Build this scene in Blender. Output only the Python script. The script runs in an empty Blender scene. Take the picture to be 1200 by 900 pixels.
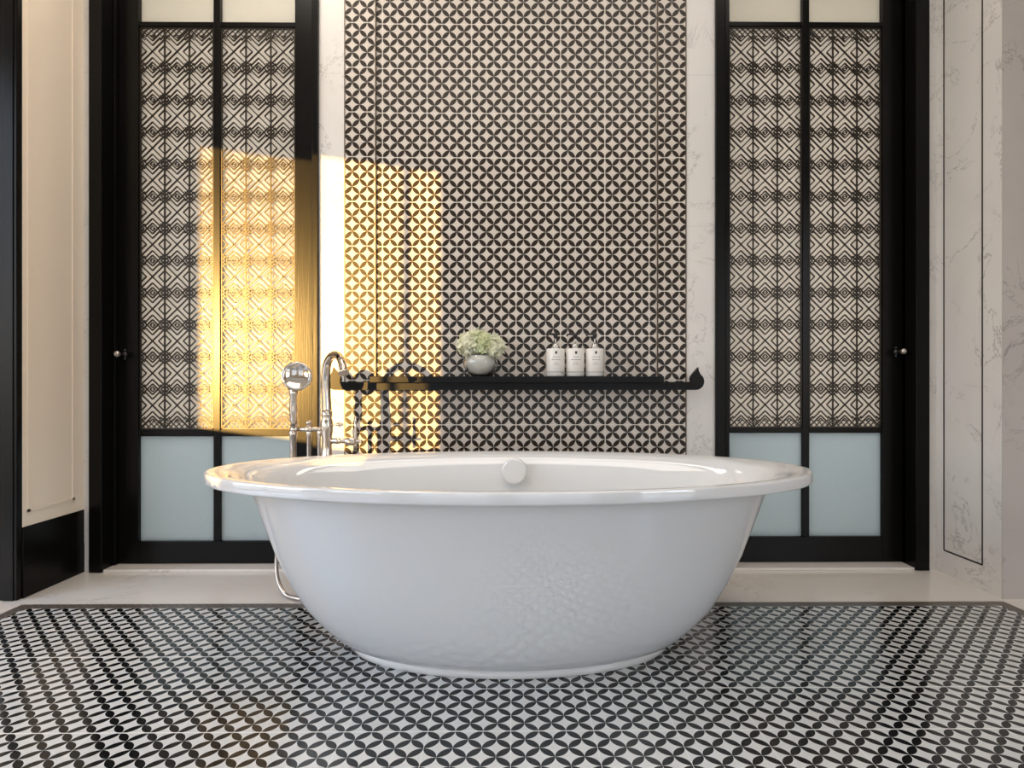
import bpy, bmesh, math, random
from mathutils import Vector, Matrix
random.seed(7)
PI = math.pi
SC = bpy.context.scene
COL = SC.collection

# ------------------------------------------------------------------ camera
CAM_H, F, CX, CY, YAW = 0.838, 700.0, 608.0, 450.0, math.radians(0.5)
CS, SN = math.cos(YAW), math.sin(YAW)
def wx(px, Y):                       # world X of image column px on the plane at depth Y
    t = (px - CX) / F
    return Y * (t * CS + SN) / (CS - t * SN)
def yx(px, X):                       # world Y of image column px on the plane at X
    t = (px - CX) / F
    return X * (CS - t * SN) / (t * CS + SN)
def wz(py, px, Y):
    Z = Y * CS + wx(px, Y) * SN
    return CAM_H + (CY - py) * Z / F
cd = bpy.data.cameras.new('camera'); cam = bpy.data.objects.new('camera', cd); COL.objects.link(cam)
cd.sensor_width = 36; cd.lens = F / 1200 * 36; cd.shift_x = -8 / 1200.0
cd.clip_start = 0.02
cam.location = (0, 0, CAM_H); cam.rotation_euler = (PI / 2, 0, -YAW)
SC.camera = cam

# ------------------------------------------------------------------ materials
def new_mat(name):
    m = bpy.data.materials.new(name); m.use_nodes = True
    nt = m.node_tree; b = nt.nodes['Principled BSDF']
    return m, nt, b
def simple(name, col, rough=.4, metal=0, **kw):
    m, nt, b = new_mat(name)
    b.inputs['Base Color'].default_value = (*col, 1)
    b.inputs['Roughness'].default_value = rough
    b.inputs['Metallic'].default_value = metal
    for k, v in kw.items(): b.inputs[k.replace('_', ' ')].default_value = v
    return m
class NG:
    def __init__(s, nt): s.nt = nt
    def n(s, t, **kw):
        o = s.nt.nodes.new(t)
        for k, v in kw.items(): setattr(o, k, v)
        return o
    def m(s, op, a, b=None, c=None):
        o = s.nt.nodes.new('ShaderNodeMath'); o.operation = op
        for i, v in enumerate((a, b, c)):
            if v is None: continue
            if isinstance(v, (int, float)): o.inputs[i].default_value = v
            else: s.nt.links.new(v, o.inputs[i])
        return o.outputs[0]
    def mix(s, f, a, b):
        o = s.nt.nodes.new('ShaderNodeMix'); o.data_type = 'RGBA'
        for i, v in ((0, f), (6, a), (7, b)):
            if isinstance(v, (int, float)): o.inputs[i].default_value = v
            elif isinstance(v, tuple): o.inputs[i].default_value = (*v, 1)
            else: s.nt.links.new(v, o.inputs[i])
        return o.outputs[2]
    def l(s, a, b): s.nt.links.new(a, b)

def circle_tile(name, floor, u0, v0, white, black, rough, grout, gw):
    m, nt, b = new_mat(name); g = NG(nt)
    pos = g.n('ShaderNodeNewGeometry').outputs['Position']
    sp = g.n('ShaderNodeSeparateXYZ'); g.l(pos, sp.inputs[0])
    U = g.m('DIVIDE', g.m('SUBTRACT', sp.outputs[0], u0), 0.2)
    V = g.m('DIVIDE', g.m('SUBTRACT', sp.outputs[1 if floor else 2], v0), 0.2)
    x = g.m('MULTIPLY', U, 6.0); y = g.m('MULTIPLY', V, 6.0)
    A = g.m('MULTIPLY', g.m('ADD', x, y), .5); B = g.m('MULTIPLY', g.m('SUBTRACT', x, y), .5)
    fa = g.m('ABSOLUTE', g.m('SUBTRACT', g.m('SUBTRACT', A, g.m('FLOOR', A)), .5))
    fb = g.m('ABSOLUTE', g.m('SUBTRACT', g.m('SUBTRACT', B, g.m('FLOOR', B)), .5))
    mx = g.m('MAXIMUM', fa, fb); mn = g.m('MINIMUM', fa, fb)
    d = g.m('ADD', g.m('POWER', g.m('SUBTRACT', 1.0, mx), 2.0), g.m('POWER', mn, 2.0))
    blk = g.m('LESS_THAN', d, .495)
    # grout joints
    def edge(t):
        fr = g.m('SUBTRACT', t, g.m('FLOOR', t))
        return g.m('MINIMUM', fr, g.m('SUBTRACT', 1.0, fr))
    if floor:
        gr = g.m('MAXIMUM', g.m('LESS_THAN', edge(V), gw), g.m('LESS_THAN', edge(U), gw * .35))
    else:
        gr = g.m('LESS_THAN', g.m('MINIMUM', edge(U), edge(V)), gw)
    # slight tone change from tile to tile
    wn = g.n('ShaderNodeTexWhiteNoise', noise_dimensions='2D'); cb = g.n('ShaderNodeCombineXYZ')
    g.l(g.m('FLOOR', U), cb.inputs[0]); g.l(g.m('FLOOR', V), cb.inputs[1]); g.l(cb.outputs[0], wn.inputs['Vector'])
    w2 = tuple(c * .93 for c in white)
    wcol = g.mix(wn.outputs['Value'], white, w2)
    col = g.mix(blk, wcol, black)
    col = g.mix(gr, col, grout)
    g.l(col, b.inputs['Base Color'])
    b.inputs['Specular IOR Level'].default_value = .5 if floor else .34
    r = g.m('ADD', g.m('MULTIPLY', gr, .4), rough)
    g.l(r, b.inputs['Roughness'])
    return m

def marble(name, base, vein, scale=1.0, rough=.18, amount=.75, joints=None, seed=0.0):
    m, nt, b = new_mat(name); g = NG(nt)
    pos = g.n('ShaderNodeNewGeometry').outputs['Position']
    mp = g.n('ShaderNodeMapping'); g.l(pos, mp.inputs[0])
    mp.inputs['Location'].default_value = (seed, seed * 1.7, seed * .6)
    mp.inputs['Rotation'].default_value = (.5, .6, .35); mp.inputs['Scale'].default_value = (scale,) * 3
    n1 = g.n('ShaderNodeTexNoise'); g.l(mp.outputs[0], n1.inputs['Vector'])
    n1.inputs['Scale'].default_value = 1.9; n1.inputs['Detail'].default_value = 9; n1.inputs['Roughness'].default_value = .66
    n1.inputs['Distortion'].default_value = .6
    v1 = g.m('ABSOLUTE', g.m('SUBTRACT', n1.outputs[0], .5))
    v1 = g.m('POWER', g.m('SUBTRACT', 1.0, g.m('MINIMUM', g.m('MULTIPLY', v1, 80.0), 1.0)), 1.6)
    n2 = g.n('ShaderNodeTexNoise'); g.l(mp.outputs[0], n2.inputs['Vector'])
    n2.inputs['Scale'].default_value = 2.6; n2.inputs['Detail'].default_value = 3
    msk = g.n('ShaderNodeMapRange'); g.l(n2.outputs[0], msk.inputs[0])
    msk.inputs[1].default_value = .44; msk.inputs[2].default_value = .60
    vv = g.m('MULTIPLY', g.m('MULTIPLY', v1, msk.outputs[0]), amount)
    n3 = g.n('ShaderNodeTexNoise'); g.l(mp.outputs[0], n3.inputs['Vector'])
    n3.inputs['Scale'].default_value = 1.1; n3.inputs['Detail'].default_value = 5; n3.inputs['Distortion'].default_value = 1.5
    cl = g.n('ShaderNodeMapRange'); g.l(n3.outputs[0], cl.inputs[0])
    cl.inputs[1].default_value = .45; cl.inputs[2].default_value = .75; cl.inputs[4].default_value = .22
    col = g.mix(cl.outputs[0], base, tuple(c * .72 for c in base))
    col = g.mix(vv, col, vein)
    if joints:
        sp = g.n('ShaderNodeSeparateXYZ'); g.l(pos, sp.inputs[0])
        for ax, off, per, wd in joints:
            t = g.m('DIVIDE', g.m('SUBTRACT', sp.outputs[ax], off), per)
            fr = g.m('SUBTRACT', t, g.m('FLOOR', t))
            e = g.m('MINIMUM', fr, g.m('SUBTRACT', 1.0, fr))
            col = g.mix(g.m('LESS_THAN', e, wd / per), col, tuple(c * .8 for c in base))
    g.l(col, b.inputs['Base Color']); b.inputs['Roughness'].default_value = rough
    return m

def lacquer(name, col, rough=.28, grain=.25, spec=.5):
    m, nt, b = new_mat(name); g = NG(nt)
    tc = g.n('ShaderNodeTexCoord')
    mp = g.n('ShaderNodeMapping'); g.l(tc.outputs['Object'], mp.inputs[0]); mp.inputs['Scale'].default_value = (60, 60, 2.2)
    n = g.n('ShaderNodeTexNoise'); g.l(mp.outputs[0], n.inputs['Vector']); n.inputs['Scale'].default_value = 2.0
    n.inputs['Detail'].default_value = 6; n.inputs['Distortion'].default_value = .8
    c = g.mix(n.outputs[0], tuple(x * .6 for x in col), tuple(x * 1.5 for x in col))
    g.l(c, b.inputs['Base Color'])
    bp = g.n('ShaderNodeBump'); bp.inputs['Strength'].default_value = grain; bp.inputs['Distance'].default_value = .001
    g.l(n.outputs[0], bp.inputs['Height']); g.l(bp.outputs[0], b.inputs['Normal'])
    b.inputs['Roughness'].default_value = rough
    b.inputs['Specular IOR Level'].default_value = spec
    return m

def frosted(name, col, rough=.3, bump=.15):
    m, nt, b = new_mat(name); g = NG(nt)
    tc = g.n('ShaderNodeTexCoord')
    n = g.n('ShaderNodeTexNoise'); g.l(tc.outputs['Object'], n.inputs['Vector']); n.inputs['Scale'].default_value = 90
    n.inputs['Detail'].default_value = 4
    bp = g.n('ShaderNodeBump'); bp.inputs['Strength'].default_value = bump; bp.inputs['Distance'].default_value = .002
    g.l(n.outputs[0], bp.inputs['Height']); g.l(bp.outputs[0], b.inputs['Normal'])
    n2 = g.n('ShaderNodeTexNoise'); g.l(tc.outputs['Object'], n2.inputs['Vector']); n2.inputs['Scale'].default_value = 40
    n2.inputs['Detail'].default_value = 5
    g.l(g.mix(n2.outputs[0], tuple(c * .93 for c in col), tuple(c * 1.05 for c in col)), b.inputs['Base Color'])
    b.inputs['Roughness'].default_value = rough
    tr = g.n('ShaderNodeBsdfTranslucent'); tr.inputs[0].default_value = (*[min(1, c * 1.25) for c in col], 1)
    ms = g.n('ShaderNodeMixShader'); ms.inputs[0].default_value = .5
    out = nt.nodes['Material Output']
    g.l(b.outputs[0], ms.inputs[1]); g.l(tr.outputs[0], ms.inputs[2]); g.l(ms.outputs[0], out.inputs[0])
    return m

YW = 2.68                                  # feature wall
YDOOR = 2.755                              # face of the door leaves
PAT_U = wx(604.8, YW); PAT_V = wz(393.3, 605, YW)
M = {}
M['tile_wall'] = circle_tile('wall_tile', False, PAT_U, PAT_V, (.66, .59, .52), (.022, .013, .0065), .27, (.70, .64, .57), .010)
M['tile_floor'] = circle_tile('floor_tile', True, wx(599, 1.64), 1.640, (.66, .66, .64), (.007, .0075, .008), .15, (.72, .71, .68), .009)
M['marble'] = marble('marble_wall', (.76, .725, .68), (.16, .13, .115), 1.9, .2, .62, seed=3.1)
M['marble_floor'] = marble('marble_floor', (.76, .70, .64), (.42, .37, .33), .9, .2, .5, seed=9.0)
M['marble_shaded'] = marble('marble_return', (.52, .475, .44), (.14, .12, .11), 1.9, .35, .62, seed=5.4)  # wall marble with shade darkened into its base colour
M['black'] = lacquer('black_lacquered_wood', (.0035, .003, .0025), .25, .22, .17)
M['black_flat'] = simple('black_inlay', (.02, .018, .016), .4)
M['cream'] = simple('cream_lacquer', (.86, .74, .60), .14)
M['frost_top'] = frosted('frosted_glass_cream', (.66, .64, .58), .35)
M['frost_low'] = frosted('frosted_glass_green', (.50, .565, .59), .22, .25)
M['frost_back'] = frosted('frosted_glass_backing', (.72, .695, .655), .30, .05)
M['lattice'] = simple('bronze_lattice_metal', (.030, .023, .016), .36, 0.4)
M['porcelain'] = simple('white_enamel', (.74, .745, .745), .02, 0, IOR=2.15)
M['chrome'] = simple('polished_nickel', (.66, .60, .54), .07, 1)
M['hose'] = simple('hose_metal', (.55, .5, .46), .25, 1)
M['steel_bright'] = simple('white_base_trim', (.72, .70, .67), .2)
M['shelf'] = simple('black_shelf_metal', (.004, .0033, .0026), .30, 0, Specular_IOR_Level=.2)
M['grout_trim'] = simple('bronze_strip', (.10, .075, .05), .35, .7)
M['edge_glint'] = simple('painted_edge_glint', (.62, .56, .48), .3, .0)  # pale colour standing in for light caught along the door edge
M['knob'] = simple('antique_nickel_knob', (.45, .40, .36), .25, 1)
M['bottle'] = simple('white_glazed_bottle', (.80, .77, .72), .15)
M['ink'] = simple('grey_label_ink', (.16, .14, .13), .5)
M['ink_dark'] = simple('black_label_ink', (.03, .03, .03), .5)
M['pump'] = simple('black_pump_plastic', (.012, .011, .011), .25)
M['pump_clear'] = simple('silver_pump_neck', (.7, .68, .64), .15, .9)
M['plaster'] = simple('ceiling_plaster', (.75, .72, .68), .8)
M['wall_paint'] = simple('beige_wall_paint', (.62, .55, .47), .6)
M['sunshield'] = simple('pale_render', (.55, .54, .52), .8)
M['glass'] = simple('clear_glass', (.95, .97, .96), .0, 0, Transmission_Weight=1.0, IOR=1.45)
M['water'] = simple('vase_water', (.93, .95, .93), .0, 0, Transmission_Weight=1.0, IOR=1.33)
M['petal'] = simple('hydrangea_petal', (.84, .84, .64), .6)
M['petal2'] = simple('hydrangea_petal_green', (.66, .70, .42), .6)
M['stem'] = simple('green_stem', (.12, .2, .05), .5)
M['leaf'] = simple('green_leaf', (.10, .17, .05), .45)
# mosaic border: dark strips with fine diagonal pale lines
m, nt, b = new_mat('mosaic_border'); g = NG(nt)
sp = g.n('ShaderNodeSeparateXYZ'); g.l(g.n('ShaderNodeNewGeometry').outputs['Position'], sp.inputs[0])
t = g.m('DIVIDE', g.m('ADD', sp.outputs[0], sp.outputs[1]), .028)
fr = g.m('SUBTRACT', t, g.m('FLOOR', t))
ln = g.m('LESS_THAN', fr, .13)
g.l(g.mix(ln, (.10, .082, .07), (.19, .165, .145)), b.inputs['Base Color']); b.inputs['Roughness'].default_value = .3
M['border'] = m

# ------------------------------------------------------------------ mesh helpers
def nb(): return bmesh.new()
def box(bm, x0, x1, y0, y1, z0, z1, bev=0):
    vs = [bm.verts.new((x, y, z)) for x in (x0, x1) for y in (y0, y1) for z in (z0, z1)]
    fs = [(0, 1, 3, 2), (4, 6, 7, 5), (0, 4, 5, 1), (2, 3, 7, 6), (0, 2, 6, 4), (1, 5, 7, 3)]
    F_ = [bm.faces.new([vs[i] for i in f]) for f in fs]
    if bev:
        es = list({e for f in F_ for e in f.edges})
        bmesh.ops.bevel(bm, geom=es, offset=bev, segments=2, profile=.5, affect='EDGES')
def tube(bm, pts, rad, seg=16, cap=True):
    """swept tube through pts; rad a number or list"""
    pts = [Vector(p) for p in pts]; n = len(pts)
    if not isinstance(rad, (list, tuple)): rad = [rad] * n
    tang = [(pts[min(i + 1, n - 1)] - pts[max(i - 1, 0)]).normalized() for i in range(n)]
    up = Vector((0, 0, 1)) if abs(tang[0].z) < .9 else Vector((0, 1, 0))
    nrm = tang[0].cross(up).normalized(); rings = []
    for i in range(n):
        nrm = (nrm - tang[i] * nrm.dot(tang[i])).normalized()
        bi = tang[i].cross(nrm)
        rings.append([bm.verts.new(pts[i] + (nrm * math.cos(a) + bi * math.sin(a)) * rad[i]) for a in [2 * PI * k / seg for k in range(seg)]])
    for i in range(n - 1):
        for k in range(seg):
            f = bm.faces.new((rings[i][k], rings[i][(k + 1) % seg], rings[i + 1][(k + 1) % seg], rings[i + 1][k])); f.smooth = True
    if cap:
        bm.faces.new(rings[0][::-1]); bm.faces.new(rings[-1])
def lathe(bm, prof, origin, axis=(0, 0, 1), seg=40, capends=True):
    """prof: list of (radius, height)"""
    axis = Vector(axis).normalized(); o = Vector(origin)
    a = axis.orthogonal().normalized(); b_ = axis.cross(a); rings = []
    for r, h in prof:
        r = max(r, 1e-5)
        rings.append([bm.verts.new(o + axis * h + (a * math.cos(t) + b_ * math.sin(t)) * r) for t in [2 * PI * k / seg for k in range(seg)]])
    for i in range(len(rings) - 1):
        for k in range(seg):
            f = bm.faces.new((rings[i][k], rings[i][(k + 1) % seg], rings[i + 1][(k + 1) % seg], rings[i + 1][k])); f.smooth = True
    if capends:
        bm.faces.new(rings[0][::-1]); bm.faces.new(rings[-1])
def rings_mesh(bm, prof, cx, cy, seg=144):
    rings = []
    for a, b_, z in prof:
        rings.append([bm.verts.new((cx + a * math.cos(t), cy + b_ * math.sin(t), z)) for t in [2 * PI * k / seg for k in range(seg)]])
    for i in range(len(rings) - 1):
        for k in range(seg):
            f = bm.faces.new((rings[i][k], rings[i][(k + 1) % seg], rings[i + 1][(k + 1) % seg], rings[i + 1][k])); f.smooth = True
    bm.faces.new(rings[0][::-1]); bm.faces.new(rings[-1])
def link(name, bm, mat, parent=None, smooth_angle=None):
    me = bpy.data.meshes.new(name)
    bmesh.ops.recalc_face_normals(bm, faces=bm.faces[:])
    bm.to_mesh(me); bm.free()
    o = bpy.data.objects.new(name, me); COL.objects.link(o)
    me.materials.append(M[mat] if isinstance(mat, str) else mat)
    if parent is not None:
        w = Vector((0, 0, 0)); p = parent
        while p is not None: w += Vector(p.location); p = p.parent
        me.transform(Matrix.Translation(-w)); o.parent = parent
    return o
def recenter(o, loc):
    """give a single-mesh thing its origin at its base"""
    o.data.transform(Matrix.Translation(-Vector(loc))); o.location = loc
    return o
def empty(name, loc):
    o = bpy.data.objects.new(name, None); COL.objects.link(o); o.location = loc; o.empty_display_size = .1
    return o
def tag(o, label, cat, group=None):
    o['label'] = label; o['category'] = cat
    if group: o['group'] = group
    return o
def struct(o, label=None, cat=None):
    o['kind'] = 'structure'
    if label: o['label'] = label
    if cat: o['category'] = cat
    return o
def bez(p0, p1, p2, p3, n=16):
    out = []
    for i in range(n + 1):
        t = i / n; a = (1 - t)
        out.append(tuple(a ** 3 * p0[k] + 3 * a * a * t * p1[k] + 3 * a * t * t * p2[k] + t ** 3 * p3[k] for k in range(3)))
    return out

# ------------------------------------------------------------------ room shell
XL, XR = -1.92, 1.905            # side walls beside the doors
YLP, YRP = 2.344, 2.315          # where the side recess begins
XFL, XFR, YF, ZC = -3.4, 3.3, -4.2, 3.2
YB = 3.3
# floor
bm = nb(); box(bm, XFL - .2, XFR + .2, YF - .2, YB, -.12, 0)
floor = struct(link('floor', bm, 'marble_floor'), 'pale beige marble floor around the patterned tile field', 'floor')
MX0, MX1, MY1, MB = -1.865, 1.885, 2.283, .045
bm = nb(); box(bm, MX0 + MB, MX1 - MB, -3.2, MY1 - MB, 0, .0015)
link('mosaic_field', bm, 'tile_floor', floor)['label'] = 'black and white interlaced circle floor tiles'
bm = nb(); box(bm, MX0, MX1, MY1 - MB, MY1, 0, .0016); box(bm, MX0, MX0 + MB, -3.2, MY1 - MB, 0, .0016); box(bm, MX1 - MB, MX1, -3.2, MY1 - MB, 0, .0016)
link('mosaic_border', bm, 'border', floor)['label'] = 'dark grey border strip around the patterned tiles'
# ceiling
bm = nb(); box(bm, XFL - .2, XFR + .2, YF - .2, YB, ZC, ZC + .1)
struct(link('ceiling', bm, 'plaster'), 'plain pale ceiling', 'ceiling')

# columns of the back wall, taken on the wall plane
xdl0, xdl1 = wx(107, YW), wx(374, YW)          # left door opening incl. casing
xp0, xp1 = wx(403.6, YW), wx(804.3, YW)        # tiled panel
xdr0, xdr1 = wx(837.5, YW), wx(1086.5, YW)
DTOP = 3.02
bm = nb()
box(bm, XL - .2, xdl0, YW, YB, 0, ZC)
box(bm, xdl1, xp0, YW, YB, 0, ZC)
box(bm, xp1, xdr0, YW, YB, 0, ZC)
box(bm, xdr1, XR + .2, YW, YB, 0, ZC)
box(bm, xdl0, xdl1, YW, YB, DTOP, ZC); box(bm, xdr0, xdr1, YW, YB, DTOP, ZC)
box(bm, xp0, xp1, YW + .02, YB, 0, ZC)
box(bm, XL - .2, XR + .2, YB, YB + .1, 0, ZC)
M['marble_pier'] = marble('marble_pier', (.76, .725, .68), (.16, .13, .115), 1.9, .3, .5, joints=[(2, wz(88, 820, YW), .68, .0012)], seed=3.1)
wb = struct(link('wall_back', bm, 'marble_pier'), 'white veined marble wall between the two dark doors', 'wall')
# tiled panel: recessed centre field above the shelf, flush strips left, right and below
xi0, xi1, zsh = wx(440.5, YW), wx(770.5, YW), wz(447, 605, YW)
bm = nb(); box(bm, xi0, xi1, YW + .008, YW + .02, zsh, ZC)
link('tile_panel', bm, 'tile_wall', wb)['label'] = 'recessed field of black and white circle tiles above the shelf'
bm = nb(); e = .0045
box(bm, xp0 + e, xi0 - .003, YW - .002, YW + .02, 0, ZC)
box(bm, xi1 + .003, xp1 - e, YW - .002, YW + .02, 0, ZC)
box(bm, xi0 - .003, xi1 + .003, YW - .002, YW + .02, 0, zsh)
link('tile_surround', bm, 'tile_wall', wb)['label'] = 'flush black and white circle tiles around the recessed field'
bm = nb()
box(bm, xp0, xp0 + e, YW - .003, YW + .02, 0, ZC); box(bm, xp1 - e, xp1, YW - .003, YW + .02, 0, ZC)
box(bm, xi0 - .003, xi0 + .001, YW - .0035, YW + .02, zsh, ZC); box(bm, xi1 - .001, xi1 + .003, YW - .0035, YW + .02, zsh, ZC)
link('edge_strip', bm, 'grout_trim', wb)['label'] = 'thin dark metal strips edging the tiles'

# right wall (marble) with inlaid access panel
bm = nb(); box(bm, XR, XR + .12, YRP, YW, 0, ZC)
wr = struct(link('wall_right', bm, 'marble'), 'white veined marble side wall right of the door', 'wall')
ya, yb_ = yx(1106.3, XR), yx(1151.3, XR)
yn, yf = min(ya, yb_), max(ya, yb_)
def z_on(py, X, Y): return CAM_H + (CY - py) * (Y * CS + X * SN) / F
zlow = .5 * (z_on(644.5, XR, yf) + z_on(662, XR, yn))
bm = nb(); w = .0065; th = .0015
box(bm, XR - th, XR + .001, yf - w / 2, yf + w / 2, zlow, 3.0)
box(bm, XR - th, XR + .001, yn - w / 2, yn + w / 2, zlow, 3.0)
box(bm, XR - th, XR + .001, yn, yf, zlow - w / 2, zlow + w / 2)
link('inlay_line', bm, 'black_flat', wr)['label'] = 'thin black line framing a tall marble panel'
bm = nb(); box(bm, XR + .12, XFR + .2, YRP, YRP + .2, 0, ZC); box(bm, XR, XR + .12, YRP - .004, YRP, 0, ZC)
struct(link('wall_right_return', bm, 'marble_shaded'), 'marble wall end facing the room at the far right', 'wall')

# left wall: cream panelled face, black plinth, black post
yl1 = yx(100, XL)
bm = nb(); box(bm, XL - .12, XL, YLP, YW, 0, ZC)
wl = struct(link('wall_left', bm, 'marble'), 'side wall left of the dark door', 'wall')
ZPL0 = .5 * (z_on(618.5, XL, YLP + .0) + z_on(596, XL, yl1))
T = .003
bm = nb(); yo = YLP + .004
box(bm, XL, XL + T, yo, yl1, ZPL0, ZC)
# moulding: raised bead framing a sunken field
ym1, ym0 = yx(84.5, XL + T), yo + .035
zm = z_on(580, XL, ym1) ; zm = .5 * (zm + z_on(599, XL, yx(36, XL)))
pnl = link('cream_panel', bm, 'cream', wl); pnl['label'] = 'glossy cream lacquered wall panel with a moulded frame'
bm = nb()
for (y0, y1, z0, z1) in ((ym1, ym1 + .012, zm - .012, ZC), (ym0 - .012, ym0, zm - .012, ZC), (ym0 - .012, ym1 + .012, zm - .012, zm)):
    box(bm, XL + T - .001, XL + T + .0035, y0, y1, z0, z1)
link('panel_moulding', bm, 'cream', pnl)
bm = nb(); box(bm, XL, XL + T + .003, yo, yl1 + .003, .0, ZPL0, .002)
box(bm, XL, XL + T + .0042, yo + .0, yl1 + .003, .0, ZPL0 * .46, .002)
struct(link('baseboard_left', bm, 'black'), 'tall black lacquered plinth under the cream wall panel', 'baseboard')
bm = nb(); box(bm, wx(3.5, YLP), XL + .002, YLP - .02, YLP + .18, 0, ZC, .004)
box(bm, wx(9, YLP), wx(21, YLP), YLP - .024, YLP, 0.0, ZC, .0015)
struct(link('trim_1', bm, 'black'), 'black lacquered post at the far left edge', 'post')
bm = nb(); box(bm, XFL - .2, wx(3.5, YLP), YLP + .01, YLP + .13, 0, ZC)
struct(link('wall_left_return', bm, 'wall_paint'), 'beige wall sliver beyond the left post', 'wall')
bm = nb(); box(bm, -2.6, wx(3.5, YLP), YLP - .012, YLP + .012, 0, wz(638, 2, YLP), .002)
struct(link('baseboard_left_return', bm, 'black'), 'black skirting beyond the left post', 'baseboard')

# room around and behind the viewer, with its windows
SW = dict(y0=-3.64, y1=-1.12, z0=.90, z1=2.207)      # the window the low sun comes through
bm = nb()
box(bm, XFL - .1, XFL, YF, SW['y0'], 0, ZC); box(bm, XFL - .1, XFL, SW['y1'], -.55, 0, ZC)
box(bm, XFL - .1, XFL, SW['y0'], SW['y1'], 0, SW['z0']); box(bm, XFL - .1, XFL, SW['y0'], SW['y1'], SW['z1'], ZC)
box(bm, XFL - .1, XFL, 1.7, YLP + .2, 0, ZC); box(bm, XFL - .1, XFL, -.55, 1.7, 2.88, ZC); box(bm, XFL - .1, XFL, -.55, 1.7, 0, .12)
struct(link('wall_far_left', bm, 'wall_paint'), 'beige wall with windows left of the viewer', 'wall')
bm = nb(); yy = -3.25; box(bm, XFL - .058, XFL - .044, yy - .028, yy + .028, SW['z0'], SW['z1'])
for a, b_ in ((SW['y0'] - .02, SW['y0'] + .002), (SW['y1'] - .002, SW['y1'] + .02)): box(bm, XFL - .012, XFL + .004, a, b_, SW['z0'], SW['z1'])
struct(link('window_1', bm, 'black'), 'window frame with one thin mullion', 'window')
bm = nb()
for a in (-.55, .55, 1.64): box(bm, XFL - .08, XFL - .02, a, a + .06, .12, 2.88)
struct(link('window_2', bm, 'black'), 'tall window frame in the left wall', 'window')
bm = nb(); box(bm, XFR, XFR + .1, YF, -3.4, 0, ZC); box(bm, XFR, XFR + .1, -1.0, YRP + .2, 0, ZC); box(bm, XFR, XFR + .1, -3.4, -1.0, 2.7, ZC); box(bm, XFR, XFR + .1, -3.4, -1.0, 0, .12)
struct(link('wall_far_right', bm, 'wall_paint'), 'beige wall right of the viewer, opened for added daylight', 'wall')
bm = nb()  # unseen window added to bring daylight from the right
for a in (-3.4, -2.23, -1.06): box(bm, XFR + .02, XFR + .08, a, a + .06, .12, 2.7)
struct(link('window_5', bm, 'black'), 'added unseen window frame in the right wall for side daylight', 'window')
FW = [(-2.7, -.5), (.1, 2.3)]
bm = nb()
xs = [XFL - .1, -2.7, -.5, .1, 2.3, XFR + .1]
for i in (0, 2, 4): box(bm, xs[i], xs[i + 1], YF - .1, YF, 0, ZC)
for a, b_ in FW: box(bm, a, b_, YF - .1, YF, 2.2, ZC); box(bm, a, b_, YF - .1, YF, 0, .05)
struct(link('wall_front', bm, 'wall_paint'), 'beige window wall behind the viewer', 'wall')
for i, (a, b_) in enumerate(FW):
    bm = nb()
    for x in (a, (a + b_) / 2 - .03, b_ - .06): box(bm, x, x + .06, YF - .08, YF - .02, .05, 2.2)
    box(bm, a, b_, YF - .08, YF - .02, 1.8, 1.85)
    struct(link('window_%d' % (3 + i), bm, 'black'), 'tall window frame behind the viewer', 'window')

bm = nb(); box(bm, -5.7, 5.0, -9.3, -9.0, -.12, 3.15)  # unseen wall added to keep low sun out of the rear windows
struct(link('wall_sunshield', bm, 'sunshield'), 'pale garden wall added outside the windows to block the low sun', 'garden wall')
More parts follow.
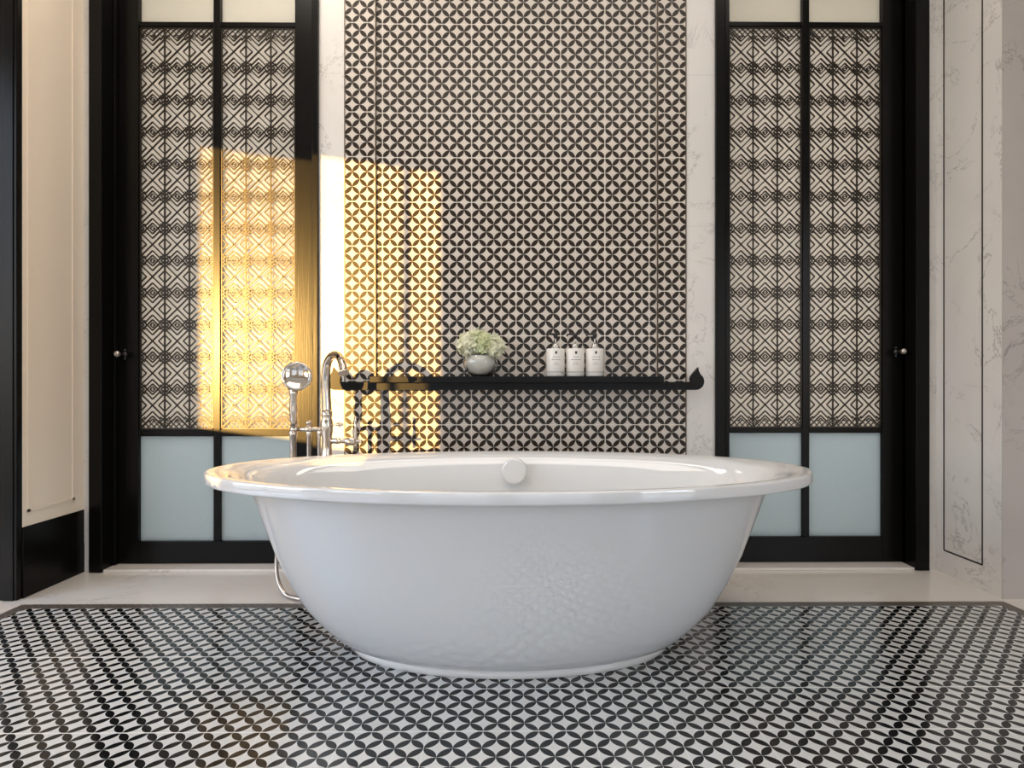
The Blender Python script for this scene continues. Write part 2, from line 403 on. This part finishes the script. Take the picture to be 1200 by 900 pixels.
# ------------------------------------------------------------------ doors
def lattice_bars(bm, x0, x1, z0, z1, zc_list, ncol, y0, y1, sw):
    """fretwork of 45 degree bars clipped to the panel; cells centred on zc_list"""
    H = (x1 - x0) / ncol / 2
    R = abs(zc_list[0] - zc_list[1]) / 2 if len(zc_list) > 1 else H * 1.32
    def seg(ax, az, bx, bz, w=sw, dy=0.0):
        # clip to the panel
        dx, dz = bx - ax, bz - az; t0, t1 = 0.0, 1.0
        for p, q in ((-dx, ax - x0), (dx, x1 - ax), (-dz, az - z0), (dz, z1 - az)):
            if abs(p) < 1e-9:
                if q < 0: return
            else:
                r = q / p
                if p < 0: t0 = max(t0, r)
                else: t1 = min(t1, r)
        if t1 - t0 < 1e-3: return
        ax, az, bx, bz = ax + dx * t0, az + dz * t0, ax + dx * t1, az + dz * t1
        d = Vector((bx - ax, 0, bz - az)); L = d.length
        if L < 1e-4: return
        d /= L; n = Vector((-d.z, 0, d.x)) * (w / 2)
        ya_, yb2 = y0 + dy, y1
        P = [Vector((ax, 0, az)) + n, Vector((ax, 0, az)) - n, Vector((bx, 0, bz)) - n, Vector((bx, 0, bz)) + n]
        v = [bm.verts.new((p.x, ya_, p.z)) for p in P] + [bm.verts.new((p.x, yb2, p.z)) for p in P]
        for f in ((0, 1, 2, 3), (0, 4, 5, 1), (1, 5, 6, 2), (2, 6, 7, 3), (3, 7, 4, 0)): bm.faces.new([v[i] for i in f])
    q = H * .5
    for c in range(ncol):
        cx = x0 + H * (2 * c + 1)
        for zc in zc_list:
            for sx in (-1, 1):
                for sz in (-1, 1):
                    seg(cx, zc, cx + sx * H, zc + sz * H)                                   # big cross
                    seg(cx + sx * H, zc + sz * H, cx + sx * (2 * H - R), zc + sz * R, sw * 1.0)   # on into the node band
                    seg(cx, zc + sz * q, cx + sx * H * .66, zc + sz * (q + H * .66), sw, .0008)  # nested chevrons
                    seg(cx, zc + sz * (R - H * .44), cx + sx * H, zc + sz * (R - H * .44 + H), sw * 1.05, .0008)
                    seg(cx + sx * H * .62, zc + sz * (R - H * .38), cx + sx * H * 1.0, zc + sz * R, sw * .9, .0012)
                    seg(cx + sx * q, zc, cx + sx * H, zc + sz * (H - q), sw, .0008)         # side points
                    r = H * .21                                                             # small square at the node
                    seg(cx, zc + sz * (R - r), cx + sx * r, zc + sz * R, sw * .8, .0015)
            for sz in (-1, 1):
                seg(cx - H * .2, zc + sz * R, cx + H * .2, zc + sz * R, sw * .4, .002)
        if c: seg(x0 + 2 * H * c, z0, x0 + 2 * H * c, z1, sw * 1.15, -.0006)
    # fine diagonal net closing the top and bottom edge
    for za, zb in ((z0, min(zc_list) - R + H * .1), (max(zc_list) + R - H * .1, z1)):
        if zb - za < .004: continue
        st = H * .45; n = int((x1 - x0) / st) + 4
        for i in range(-2, n):
            xx = x0 + i * st; hgt = zb - za
            for s in (1, -1):
                ax, az, bx, bz = xx, za, xx + s * hgt, zb
                if ax < x0 and bx < x0 or ax > x1 and bx > x1: continue
                seg(ax, az, bx, bz, sw * .62, .0012)
    f = sw * 1.1      # thin rim
    seg(x0, z0 + f / 2, x1, z0 + f / 2, f, -.001); seg(x0, z1 - f / 2, x1, z1 - f / 2, f, -.001)
    seg(x0 + f / 2, z0, x0 + f / 2, z1, f, -.001); seg(x1 - f / 2, z0, x1 - f / 2, z1, f, -.001)

def make_door(idx, label, px, mirror, ylow, crossy):
    """px: (leaf left, glass0 left, glass0 right, glass1 left, glass1 right, leaf right)"""
    Y = YDOOR; P = [wx(p, Y) for p in px]; xm = .5 * (P[0] + P[-1]); pm = .5 * (px[0] + px[-1])
    Zy = lambda y: wz(y, pm, Y)
    root = struct(empty('door_%d' % idx, (xm, Y, .012)), label, 'door')
    z_b0 = .013
    zt_rail0, zt_rail1 = Zy(30.5), Zy(25)
    zm0, zm1 = Zy(ylow[0]), Zy(ylow[1])            # top of lower glass, bottom of lattice
    zb = Zy(ylow[2])
    ztop = 2.93
    D = .045
    def pc(name, *a, bev=0):
        bm = nb(); box(bm, *a, bev); link(name, bm, 'black', root)
    pc('door_stile', P[0], P[1], Y, Y + D, z_b0, DTOP - .03, bev=.002)
    pc('door_stile', P[4], P[5], Y, Y + D, z_b0, DTOP - .03, bev=.002)
    pc('top_rail', P[1], P[4], Y + .001, Y + D, ztop, DTOP - .03)
    pc('bottom_rail', P[1], P[4], Y + .0005, Y + D, z_b0, zb, bev=.002)
    pc('mullion', P[2], P[3], Y + .004, Y + D - .004, zb, ztop, bev=.002)
    for xa, xb in ((P[1], P[2]), (P[3], P[4])):
        pc('glazing_bar', xa, xb, Y + .004, Y + D - .004, zt_rail0, zt_rail1, bev=.0015)
        pc('glazing_bar', xa, xb, Y + .004, Y + D - .004, zm0, zm1, bev=.0015)
    for (xa, xb) in ((P[1], P[2]), (P[3], P[4])):
        bm = nb(); box(bm, xa, xb, Y + .026, Y + .034, zt_rail1, ztop); link('upper_pane', bm, 'frost_top', root)['label'] = 'cream frosted glass pane'
        bm = nb(); box(bm, xa, xb, Y + .026, Y + .034, zm1, zt_rail0); link('middle_pane', bm, 'frost_back', root)['label'] = 'pale frosted glass behind the fretwork'
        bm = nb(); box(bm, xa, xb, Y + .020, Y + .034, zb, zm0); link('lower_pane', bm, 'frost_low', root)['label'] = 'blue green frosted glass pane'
        bm = nb()
        zcs = [Zy(crossy[0] + crossy[1] * k) for k in range(12)]
        lattice_bars(bm, xa + .001, xb - .001, zm1, zt_rail0, zcs, 3, Y + .010, Y + .016, .0054)
        link('fretwork_screen', bm, 'lattice', root)['label'] = 'dark metal fretwork of crossed chevrons and diamonds'
    return root, P
d1, P1 = make_door(1, 'dark door with fretwork screens left of the bathtub, partly sunlit', (139, 162, 249.5, 257.5, 345.5, 366), 1, (511.5, 503.5, 634.5), (58.8, 37.85))
d2, P2 = make_door(2, 'dark door with fretwork screens right of the bathtub, in shade', (850, 855, 941, 949, 1034.5, 1058), -1, (507.5, 501.5, 629), (59.6, 37.7))
def knob(root, px, py, label):
    Y = YDOOR; x, z = wx(px, Y), wz(py, px, Y)
    bm = nb()
    lathe(bm, [(.004, -.001), (.0135, -.001), (.0135, .003), (.011, .006), (.007, .008), (.0055, .03), (.0045, .045)], (x, Y, z), (0, -1, 0), 24)
    # pointed backplate
    for s in (1, -1):
        lathe(bm, [(.008, 0), (.0085, .004), (.004, .005)], (x, Y, z + s * .018), (0, -1, 0), 16)
    h = link('door_handle', bm, 'pump', root); h['label'] = label
    bm = nb(); R = .0165
    lathe(bm, [(R * math.sin(a), .052 - R * math.cos(a)) for a in [PI * (k + .02) / 12.04 for k in range(13)]], (x, Y, z), (0, -1, 0), 24)
    link('knob', bm, 'knob', h)['label'] = 'round nickel knob'
knob(d1, 146, 415.5, 'small dark handle with a nickel ball knob')
knob(d2, 1050.5, 412.5, 'small dark handle with a nickel ball knob')
# casings
def casing(i, label, x0, x0r, x1r, x1, yfront):
    bm = nb(); z1 = DTOP
    box(bm, x0, x0r, yfront, YDOOR + .05, 0.0, z1, .003)
    box(bm, x1r, x1, yfront, YDOOR + .05, 0.0, z1, .003)
    box(bm, x0r, x1r, yfront, YDOOR + .05, DTOP - .03, z1, .002)
    struct(link('trim_%d' % i, bm, 'black'), label, 'door casing')
casing(2, 'black casing of the left door', xdl0, wx(119.5, 2.665), wx(365.5, 2.665), xdl1, 2.662)
casing(3, 'black casing of the right door', xdr0, wx(850, 2.665), wx(1073, 2.665), xdr1, 2.662)
# secondary stop strips filling between casing reveal and leaf
bm = nb(); box(bm, wx(119.5, 2.665), P1[0] - .001, YDOOR - .022, YDOOR + .05, .012, DTOP - .03, .002)
struct(link('trim_4', bm, 'black'), 'narrow black stop beside the left door leaf', 'door stop')
bm = nb(); box(bm, P2[5] + .008, wx(1073, 2.665), YDOOR - .022, YDOOR + .05, .012, DTOP - .03, .002)
t5 = struct(link('trim_5', bm, 'black'), 'narrow black stop beside the right door leaf', 'door stop')
bm = nb(); box(bm, P2[5] + .0005, P2[5] + .0075, YDOOR - .003, YDOOR + .04, .012, DTOP - .03)  # pale strip painting the bright reflection beside the leaf
link('glint_strip', bm, 'edge_glint', t5)['label'] = 'thin pale strip, painted edge reflection'
bm = nb()
box(bm, P1[5], wx(365.5, 2.665), YDOOR, YDOOR + .05, .012, DTOP - .03) if wx(365.5, 2.665) > P1[5] else None
bm.free()
# raised marble thresholds
for i, (a, b_) in enumerate(((wx(119.5, 2.665), wx(365.5, 2.665)), (wx(850, 2.665), wx(1073, 2.665)))):
    bm = nb(); box(bm, a, b_, 2.672, YB, 0, .012, .0025)
    struct(link('trim_%d' % (6 + i), bm, 'marble_floor'), ('raised marble threshold under the left door', 'raised marble threshold under the right door')[i], 'threshold')

# ------------------------------------------------------------------ bathtub
TX, TY = wx(597.6, 1.934), 1.934
tub = tag(empty('bathtub', (TX, TY, .0015)), 'large white oval freestanding bathtub on the patterned floor tiles', 'bathtub')
PR = [(.30, .14, .024), (.50, .238, .024), (.520, .250, .028), (.538, .260, .036), (.568, .276, .058), (.608, .296, .094), (.654, .318, .145),
      (.700, .340, .22), (.744, .361, .31), (.778, .377, .40), (.811, .393, .485), (.824, .399, .518), (.833, .404, .529), (.848, .411, .5345)
      , (.90, .432, .5365), (.945, .456, .5355), (.9535, .4615, .5362), (.9565, .4632, .5385), (.9578, .4641, .5420), (.9580, .4643, .5635), (.9570, .4636, .5672), (.9545, .4622, .5692), (.950, .459, .5702), (.944, .455, .5705),
      (.925, .443, .5700), (.897, .426, .5670), (.870, .409, .5615), (.847, .395, .5530), (.828, .383, .5390), (.808, .372, .513),
      (.783, .359, .470), (.742, .340, .40), (.685, .314, .30), (.62, .280, .215), (.54, .24, .168), (.44, .19, .150), (.30, .12, .146), (.03, .015, .1455)]
bm = nb(); rings_mesh(bm, PR, TX, TY); tb = link('tub_body', bm, 'porcelain', tub)
bm = nb(); rings_mesh(bm, [(.46, .205, .0015), (.498, .242, .0015), (.503, .247, .004), (.503, .247, .024), (.49, .236, .0255)], TX, TY)
link('plinth', bm, 'steel_bright', tub)['label'] = 'slim pale plinth'
# overflow knob on the far inner side
ox = wx(605, 2.3); oz = wz(551.5, 605, 2.3)
th_ = None
def inner_b(z):
    seg_ = [(p[1], p[2]) for p in PR[[q[2] for q in PR].index(.5670):]]
    for (b0, z0), (b1, z1) in zip(seg_, seg_[1:]):
        if z1 <= z <= z0: return b0 + (b1 - b0) * (z0 - z) / (z0 - z1)
    return .39
ob = inner_b(oz) ; oy = TY + ob
bm = nb()
lathe(bm, [(.020, -.01), (.0300, 0.000), (.0300, .006), (.027, .009), (.027, .012)], (ox, oy, oz), (-.22, -1, .06), 40)
ko = link('overflow_cover', bm, 'porcelain', tub); ko['label'] = 'round white overflow knob'
bm = nb(); k_ = Vector((-.22, -1, .06)).normalized() * .014
lathe(bm, [(.043, 0), (.047, .002), (.049, .006), (.049, .024), (.047, .028), (.041, .030)], Vector((ox, oy, oz)) + k_, (-.22, -1, .06), 48)
link('knob_face', bm, 'porcelain', ko)
bm = nb(); lathe(bm, [(.030, 0), (.034, .002), (.034, .005), (.028, .008), (.01, .009)], (TX, TY, .1462), (0, 0, 1), 32)
link('drain', bm, 'chrome', tub)['label'] = 'chrome drain'

# ------------------------------------------------------------------ tub filler
FY = 2.355; FX = wx(383, FY)
tf = tag(empty('bath_filler', (FX, FY, 0)), 'polished nickel floor-standing tub filler with gooseneck spout behind the bathtub', 'faucet')
def Z_(py, px=383, Y=FY): return wz(py, px, Y)
lathes = [(.050, 0), (.052, .006), (.046, .014), (.026, .022), (.020, .03), (.019, .45), (.0195, Z_(545) - .01), (.0225, Z_(541)), (.0225, Z_(534)),
          (.020, Z_(530)), (.0195, Z_(512)), (.023, Z_(507)), (.024, Z_(499)), (.0225, Z_(493)), (.0185, Z_(490)), (.0215, Z_(487)), (.0215, Z_(484)), (.018, Z_(481))]
bm = nb(); lathe(bm, lathes, (FX, FY, 0), (0, 0, 1), 32); link('column', bm, 'chrome', tf)
# gooseneck
zt = Z_(415); SYe = 2.17
tipx, tipz = wx(403, SYe), wz(434, 403, SYe)
pp = [(383, 481, 0), (382, 462, 0), (381.5, 445, -.002), (382, 433, -.008), (384, 424, -.022), (387.5, 418, -.045), (392, 415, -.075),
      (396.5, 416.5, -.108), (399.8, 421.5, -.138), (401.6, 428, -.160), (402.4, 434.5, -.172)]
pp = [(wx(a, FY + d), FY + d, wz(b_, a, FY + d)) for a, b_, d in pp]
for _ in range(2):
    q_ = [pp[0]]
    for a, b_ in zip(pp, pp[1:]):
        q_ += [tuple(.75 * a[k] + .25 * b_[k] for k in range(3)), tuple(.25 * a[k] + .75 * b_[k] for k in range(3))]
    pp = q_ + [pp[-1]]
dn = (Vector(pp[-1]) - Vector(pp[-3])).normalized()
pts = pp + [tuple(Vector(pp[-1]) + dn * .004), tuple(Vector(pp[-1]) + dn * .012)]; n = len(pts)
rad = [.0195 - .0050 * min(1, i / 26) for i in range(n)]
rad[-4:] = [.0145, .0150, .0185, .0185]
bm = nb(); tube(bm, pts, rad, 20); link('spout', bm, 'chrome', tf)
# crossbar towards the hand shower
HX = wx(345, FY)
zc_ = Z_(503)
bm = nb(); tube(bm, [(FX, FY, zc_), (HX, FY, zc_)], .0085, 14)
for xx in (HX, wx(362, FY)):
    lathe(bm, [(.010, -.014), (.0135, -.008), (.0145, 0), (.0135, .008), (.010, .014)], (xx, FY, zc_), (1, 0, 0), 20)
link('crossbar', bm, 'chrome', tf)
for xx, r in ((wx(343.5, FY), .0125), (wx(362, FY), .0085), (wx(374, FY), .0065)):
    zr0 = .0 if r < .012 else .43
    bm = nb(); lathe(bm, [(r * 1.9, zr0), (r * 1.9, zr0 + .006), (r, zr0 + .014), (r, zc_ - .03), (r * 1.25, zc_ - .025), (r * 1.25, zc_ - .010), (r * .8, zc_)], (xx, FY, 0), (0, 0, 1), 18)
    link('riser', bm, 'chrome', tf)
# diverter knob above the crossbar
bm = nb(); lathe(bm, [(.006, 0), (.006, .012), (.011, .015), (.013, .020), (.010, .026), (.004, .029)], (wx(362, FY), FY, zc_ + .006), (0, 0, 1), 20)
link('diverter_knob', bm, 'chrome', tf)
# cradle that carries the hand shower
bm = nb(); lathe(bm, [(.011, -.005), (.014, .0), (.015, .01), (.0115, .014), (.0135, .022), (.0165, .03)], (HX, FY, zc_ + .01), (0, 0, 1), 20)
link('cradle', bm, 'chrome', tf)
# side lever and valve on the right
zr = Z_(516.5)
vx = wx(414, FY - .03)
bm = nb(); tube(bm, [(FX, FY, zr), (FX + .05, FY - .008, zr), (vx, FY - .02, zr)], [.013, .010, .010], 16)
lathe(bm, [(.012, -.022), (.016, -.016), (.017, 0), (.016, .014), (.011, .020)], (vx - .012, FY - .02, zr), (1, 0, 0), 20)
lathe(bm, [(.008, -.01), (.0125, -.006), (.0125, .006), (.008, .01)], (FX + .045, FY - .008, zr), (1, 0, 0), 20)
link('valve', bm, 'chrome', tf)
bm = nb(); hy = FY - .02
tube(bm, [(vx + .006, hy, wz(529, 415, hy)), (vx + .006, hy, wz(519, 415, hy)), (vx + .006, hy, wz(500, 415, hy)), (vx + .005, hy, wz(488, 415, hy))], [.006, .0085, .0048, .0065], 14)
tube(bm, [(vx - .018, hy, zr), (vx + .034, hy - .004, zr)], [.005, .0065], 12)
link('lever', bm, 'chrome', tf)
bm = nb(); zk = Z_(497.5)
lathe(bm, [(.004, 0), (.004, .014), (.0045, .020), (.0105, .033), (.0045, .047), (.001, .050)], (FX + .016, FY, zk), (1, 0, 0), 16)
link('finial', bm, 'chrome', tf)

# ------------------------------------------------------------------ hand shower
hs = tag(empty('hand_shower', (HX, FY, zc_ + .035)), 'polished nickel hand shower with round head resting upright in its cradle', 'hand shower')
HY = FY - .01
bm = nb()
z0_, z1_ = wz(500, 345, HY), wz(458, 345, HY)
L = z1_ - z0_
tube(bm, [(HX, HY, z0_ + L * t) for t in (0, .12, .2, .5, .85, .92, 1.0, 1.12)], [.009, .010, .0135, .0165, .0135, .0175, .0155, .010], 20)
link('handle', bm, 'chrome', hs)
hc = Vector((wx(348, HY - .02), HY - .02, wz(441, 348, HY - .02)))
ax = Vector((.25, -1, .12)).normalized()
bm = nb()
lathe(bm, [(.008, -.052), (.012, -.050), (.018, -.040), (.034, -.024), (.050, -.012), (.0565, -.002), (.0570, .004), (.055, .009), (.048, .011), (.046, .0085), (.002, .0095)], hc, ax * 1, 40)
tube(bm, [(HX, HY, z1_ + .006), hc - ax * .030 - Vector((0, 0, .02)), hc - ax * .030], [.012, .0125, .012], 16)
link('shower_head', bm, 'chrome', hs)
# hose from the riser, looping low beside the tub
hz = lambda px, py, Y: (wx(px, Y), Y, wz(py, px, Y))
hp = bez((wx(343.5, FY), FY, .432), (wx(342, FY), FY + .01, .33), hz(326, 610, 2.42), hz(324, 655, 2.40), 12)[0:]
hp += bez(hz(324, 655, 2.40), hz(322, 690, 2.38), hz(336, 706.5, 2.33), hz(362, 707.5, 2.29), 16)[1:]
hp += bez(hz(362, 707.5, 2.29), hz(378, 707, 2.29), hz(385, 700, 2.31), (wx(382, 2.33), 2.325, .02), 8)[1:]
hp = [(x, y, max(z, .0105)) for x, y, z in hp]
bm = nb(); tube(bm, hp, .0078, 12); link('hose', bm, 'hose', hs)['label'] = 'ribbed metal hose looping to the floor'

# ------------------------------------------------------------------ wall shelf
SY0 = 2.555
shx0, shx1 = wx(443, SY0), wx(768.5, SY0)
zt_s, zb_s = wz(441, 605, SY0), wz(448.3, 605, SY0)
sh = tag(empty('wall_shelf', (wx(605, SY0), YW - .002, zb_s)), 'long black shelf on a scroll-ended rail across the tiled wall', 'shelf')
bm = nb(); box(bm, wx(440.5, YW) + .001, wx(770.5, YW) - .001, SY0, YW + .006, zb_s, zt_s, .0015); link('shelf_board', bm, 'shelf', sh)
# rail with upturned pointed scroll ends
RY0, RY1 = 2.600, 2.622
rz0, rz1 = wz(457, 605, RY0), wz(447.6, 605, RY0)
rx0, rx1 = wx(392, RY0), wx(817, RY0)
bm = nb()
box(bm, wx(393, RY0) + .05, wx(815.5, RY0) - .05, RY0, RY1, rz0, rz1)
def scroll(cxp, s):
    hh = (rz1 - rz0); out = []
    # outline (x outwards, z up) of the curled end
    r = .037; c0 = rz0 + r
    for k in range(15):
        a = -PI / 2 + k * (PI * .80) / 14
        out.append((r * math.cos(a), c0 + r * math.sin(a)))
    out += [(.013, c0 + .047), (.011, c0 + .062), (.001, c0 + .050), (-.010, c0 + .038), (-.020, c0 + .024), (-.024, c0 + .010), (-.021, rz1 + .004), (-.030, rz1), (-.05, rz1), (-.05, rz0)]
    f0 = [bm.verts.new((cxp + s * x, RY0, z)) for x, z in out]; f1 = [bm.verts.new((cxp + s * x, RY1, z)) for x, z in out]
    bm.faces.new(f0); bm.faces.new(f1[::-1]); n = len(out)
    for k in range(n): bm.faces.new((f0[k], f0[(k + 1) % n], f1[(k + 1) % n], f1[k]))
scroll(wx(815.5, RY0), 1); scroll(wx(393, RY0), -1)
link('rail', bm, 'shelf', sh)['label'] = 'black rail with upturned scroll ends'
for px in (425, 520, 605, 690, 785):
    bm = nb(); X = wx(px, RY0); tube(bm, [(X, RY1 - .002, (rz0 + rz1) / 2), (X, YW - .0021, (rz0 + rz1) / 2)], .008, 12); link('bracket', bm, 'shelf', sh)

# ------------------------------------------------------------------ vase and hydrangea
VY = 2.60; VX = wx(563, VY); VZ = zt_s + .0003
bm = nb(); R = .078
outp = [(.030, 0), (.040, .002), (.056, .016), (.072, .038), (.079, .060), (.074, .080), (.062, .094), (.055, .100)]
inp = [(.0535, .099), (.060, .092), (.0715, .079), (.0765, .060), (.070, .0395), (.0545, .0185), (.039, .0050), (.015, .0035)]
SF = .98
lathe(bm, [(r * SF, z * .98) for r, z in outp + inp], (VX, VY, VZ), seg=48)
vase = tag(recenter(link('glass_vase', bm, 'glass'), (VX, VY, VZ)), 'round clear glass vase holding hydrangea on the black shelf', 'vase')
bm = nb(); lathe(bm, [(.010, .0042), (.030, .009), (.050, .0265), (.0655, .056), (.0605, .074), (.0525, .088), (.050, .090), (.048, .088), (.056, .074), (.058, .060), (.040, .034), (.01, .022)], (VX, VY, VZ), seg=48)
link('inner_cup', bm, 'bottle', vase)['label'] = 'white round-bottomed cup inside the glass'
fl = tag(empty('hydrangea_bunch', (VX, VY, VZ + .03)), 'pale green hydrangea bunch in the glass vase on the shelf', 'flowers')
def floret(bm, c, nrm, s):
    nrm = nrm.normalized(); a = nrm.orthogonal().normalized(); b_ = nrm.cross(a); rot = random.random() * PI
    for k in range(4):
        t = rot + k * PI / 2
        d = a * math.cos(t) + b_ * math.sin(t); e_ = nrm.cross(d)
        cup = random.uniform(.1, .9)
        P = [c, c + d * s * .55 + e_ * s * .42 + nrm * s * cup * .4, c + d * s * 1.05 + nrm * s * cup, c + d * s * .55 - e_ * s * .42 + nrm * s * cup * .4]
        P2 = [p_ - nrm * s * .07 for p_ in P]
        v = [bm.verts.new(p_) for p_ in P] + [bm.verts.new(p_) for p_ in P2]
        for f in ((0, 1, 2, 3), (7, 6, 5, 4), (0, 4, 5, 1), (1, 5, 6, 2), (2, 6, 7, 3), (3, 7, 4, 0)): bm.faces.new([v[i] for i in f])
heads = [((-.050, -.012, .138), .050, 'petal'), ((.008, -.020, .142), .050, 'petal2'), ((.056, -.008, .128), .050, 'petal'), ((.0, .030, .150), .050, 'petal'), ((-.018, .0, .170), .030, 'petal')]
for (hx, hy_, hz_), hr, mt in heads:
    c = Vector((VX + hx, VY + hy_, VZ + hz_)); bm = nb()
    bmesh.ops.create_icosphere(bm, subdivisions=2, radius=hr * .55, matrix=Matrix.Translation(c))
    for i in range(130):
        z = 1 - 2 * (i + .5) / 130; a = i * 2.39996; r = math.sqrt(1 - z * z)
        d = Vector((r * math.cos(a), r * math.sin(a), z)); 
        floret(bm, c + d * hr * random.uniform(.66, 1.04), d + Vector([random.uniform(-.7, .7) for _ in range(3)]), random.uniform(.010, .016))
    hd = link('flower_head', bm, mt, fl)
    bm = nb(); tube(bm, [c - Vector((0, 0, hr * .5)), Vector((VX + hx * .35, VY + hy_ * .3, VZ + .09)), Vector((VX - hx * .3, VY - hy_ * .3, VZ + .035))], .0022, 8)
    link('stem', bm, 'stem', fl)

# ------------------------------------------------------------------ pump bottles
BY = 2.605
def make_bottle(px, label, lines):
    X = wx(px, BY); root = tag(empty('pump_bottle', (X, BY, zt_s + .0003)), label, 'bottle', 'white pump bottles on the shelf')
    z = zt_s + .0003; r = .0405; H = .121
    bm = nb(); lathe(bm, [(r - .003, 0), (r, .003), (r, H - .004), (r - .0015, H - .0012), (r - .005, H), (.012, H + .0005), (.012, H + .004)], (X, BY, z), seg=48)
    body = link('body', bm, 'bottle', root)
    bm = nb(); lathe(bm, [(r - .002, .0175), (r + .0003, .0175), (r + .0003, .0195), (r - .002, .0195)], (X, BY, z), seg=48, capends=False)
    link('base_ring', bm, 'ink', body)['label'] = 'thin grey ring'
    def patch(x0, x1, z0, z1, b):     # curved label mark hugging the bottle
        n = max(2, int((x1 - x0) / .003)); vs = []
        for i in range(n + 1):
            x = x0 + (x1 - x0) * i / n; y = -math.sqrt((r + .0003) ** 2 - x * x)
            vs.append((b.verts.new((X + x, BY + y, z + z0)), b.verts.new((X + x, BY + y, z + z1))))
        for i in range(n): b.faces.new((vs[i][0], vs[i + 1][0], vs[i + 1][1], vs[i][1]))
    bm = nb(); patch(-.0045, .0045, .098, .108, bm); patch(-.0028, .0028, .0955, .098, bm)
    link('emblem', bm, 'ink_dark', body)['label'] = 'small black square emblem'
    bm = nb()
    for (zz, ww, hh) in lines:
        x = -ww / 2
        while x < ww / 2 - .0015:
            l_ = min(random.uniform(.0016, .0034), ww / 2 - x); patch(x, x + l_, zz, zz + hh, bm); x += l_ + random.choice((.0007, .0007, .0020))
    link('label_text', bm, 'ink', body)['label'] = 'fine grey label lettering'
    bm = nb(); lathe(bm, [(.0125, H + .003), (.0135, H + .0035), (.0135, H + .018), (.011, H + .020), (.006, H + .021)], (X, BY, z), seg=28)
    link('pump_collar', bm, 'pump_clear', root)
    bm = nb(); tube(bm, [(X, BY, z + H + .02), (X, BY, z + H + .048)], .0038, 14)
    link('pump_stem', bm, 'pump_clear', root)
    bm = nb()
    lathe(bm, [(.0055, H + .046), (.0085, H + .050), (.0105, H + .060), (.0095, H + .066), (.005, H + .068)], (X, BY, z), seg=24)
    zz = z + H + .062
    tube(bm, [(X + .006, BY, zz - .002), (X - .012, BY - .003, zz + .001), (X - .026, BY - .006, zz + .001), (X - .034, BY - .008, zz - .002), (X - .037, BY - .009, zz - .008)], [.0075, .0055, .0045, .004, .0038], 14)
    link('pump_head', bm, 'pump', root)
    return root
make_bottle(651, 'white pump bottle with black nozzle, leftmost of three on the shelf', [(.082, .030, .0024), (.070, .040, .003), (.058, .014, .002), (.050, .024, .002)])
make_bottle(674, 'white pump bottle with black nozzle, middle of three on the shelf', [(.082, .026, .0024), (.070, .044, .003), (.058, .026, .002), (.050, .028, .002)])
make_bottle(697, 'white pump bottle with black nozzle, rightmost of three on the shelf', [(.082, .036, .0024), (.070, .032, .003), (.058, .018, .002), (.050, .026, .002)])

# ------------------------------------------------------------------ light
sun = bpy.data.lights.new('sun', 'SUN'); so = bpy.data.objects.new('sun', sun); COL.objects.link(so)
sdir = Vector((.5, 1.0, -.067)).normalized()
so.rotation_euler = sdir.to_track_quat('-Z', 'Y').to_euler()
so.location = (-6, -6, 4)
sun.energy = 12; sun.color = (1.0, .58, .16); sun.angle = math.radians(.28)

W = bpy.data.worlds.new('sky'); SC.world = W; W.use_nodes = True; nt = W.node_tree; g = NG(nt)
bg = nt.nodes['Background']
tc = g.n('ShaderNodeTexCoord'); sp = g.n('ShaderNodeSeparateXYZ'); g.l(tc.outputs['Generated'], sp.inputs[0])
mr = g.n('ShaderNodeMapRange'); g.l(sp.outputs[2], mr.inputs[0]); mr.inputs[1].default_value = -.02; mr.inputs[2].default_value = .03
mr2 = g.n('ShaderNodeMapRange'); g.l(sp.outputs[2], mr2.inputs[0]); mr2.inputs[1].default_value = 0; mr2.inputs[2].default_value = .6
sky = g.mix(mr2.outputs[0], (.98, .92, .86), (.40, .65, 1.0))
g.l(g.mix(mr.outputs[0], (.28, .27, .25), sky), bg.inputs[0]); bg.inputs[1].default_value = 5.2

# unseen warm fill lights added just under the ceiling
def area(name, loc, sx, sy, e, col, rot=(0, 0, 0)):
    l = bpy.data.lights.new(name, 'AREA'); l.shape = 'RECTANGLE'; l.size = sx; l.size_y = sy; l.energy = e; l.color = col
    o = bpy.data.objects.new(name, l); COL.objects.link(o); o.location = loc; o.rotation_euler = rot
    return o
area('ceiling_fill', (0, .6, ZC - .02), 2.6, 1.6, 25, (1, .92, .83))
area('ceiling_fill', (.0, 1.9, ZC - .02), 3.2, .3, 12, (1, .92, .83))

# unseen lights added behind the two frosted doors to brighten their panes
for x0, x1 in ((xdl0, xdl1), (xdr0, xdr1)):
    area('pane_back_light', ((x0 + x1) / 2, YB - .02, 1.5), 2.7, .9, 20, (1.0, .98, .96), (-PI / 2, 0, 0)).rotation_euler = (PI / 2, PI / 2, 0)
area('ceiling_fill', (-1.05, 2.2, ZC - .02), .3, .3, 9, (1, .88, .74))  # small fill light added to brighten the cream side panel
vs_ = SC.view_settings
vs_.view_transform = 'Standard'; vs_.look = 'None'; vs_.gamma = 1; vs_.use_curve_mapping = False; vs_.exposure = 0.0
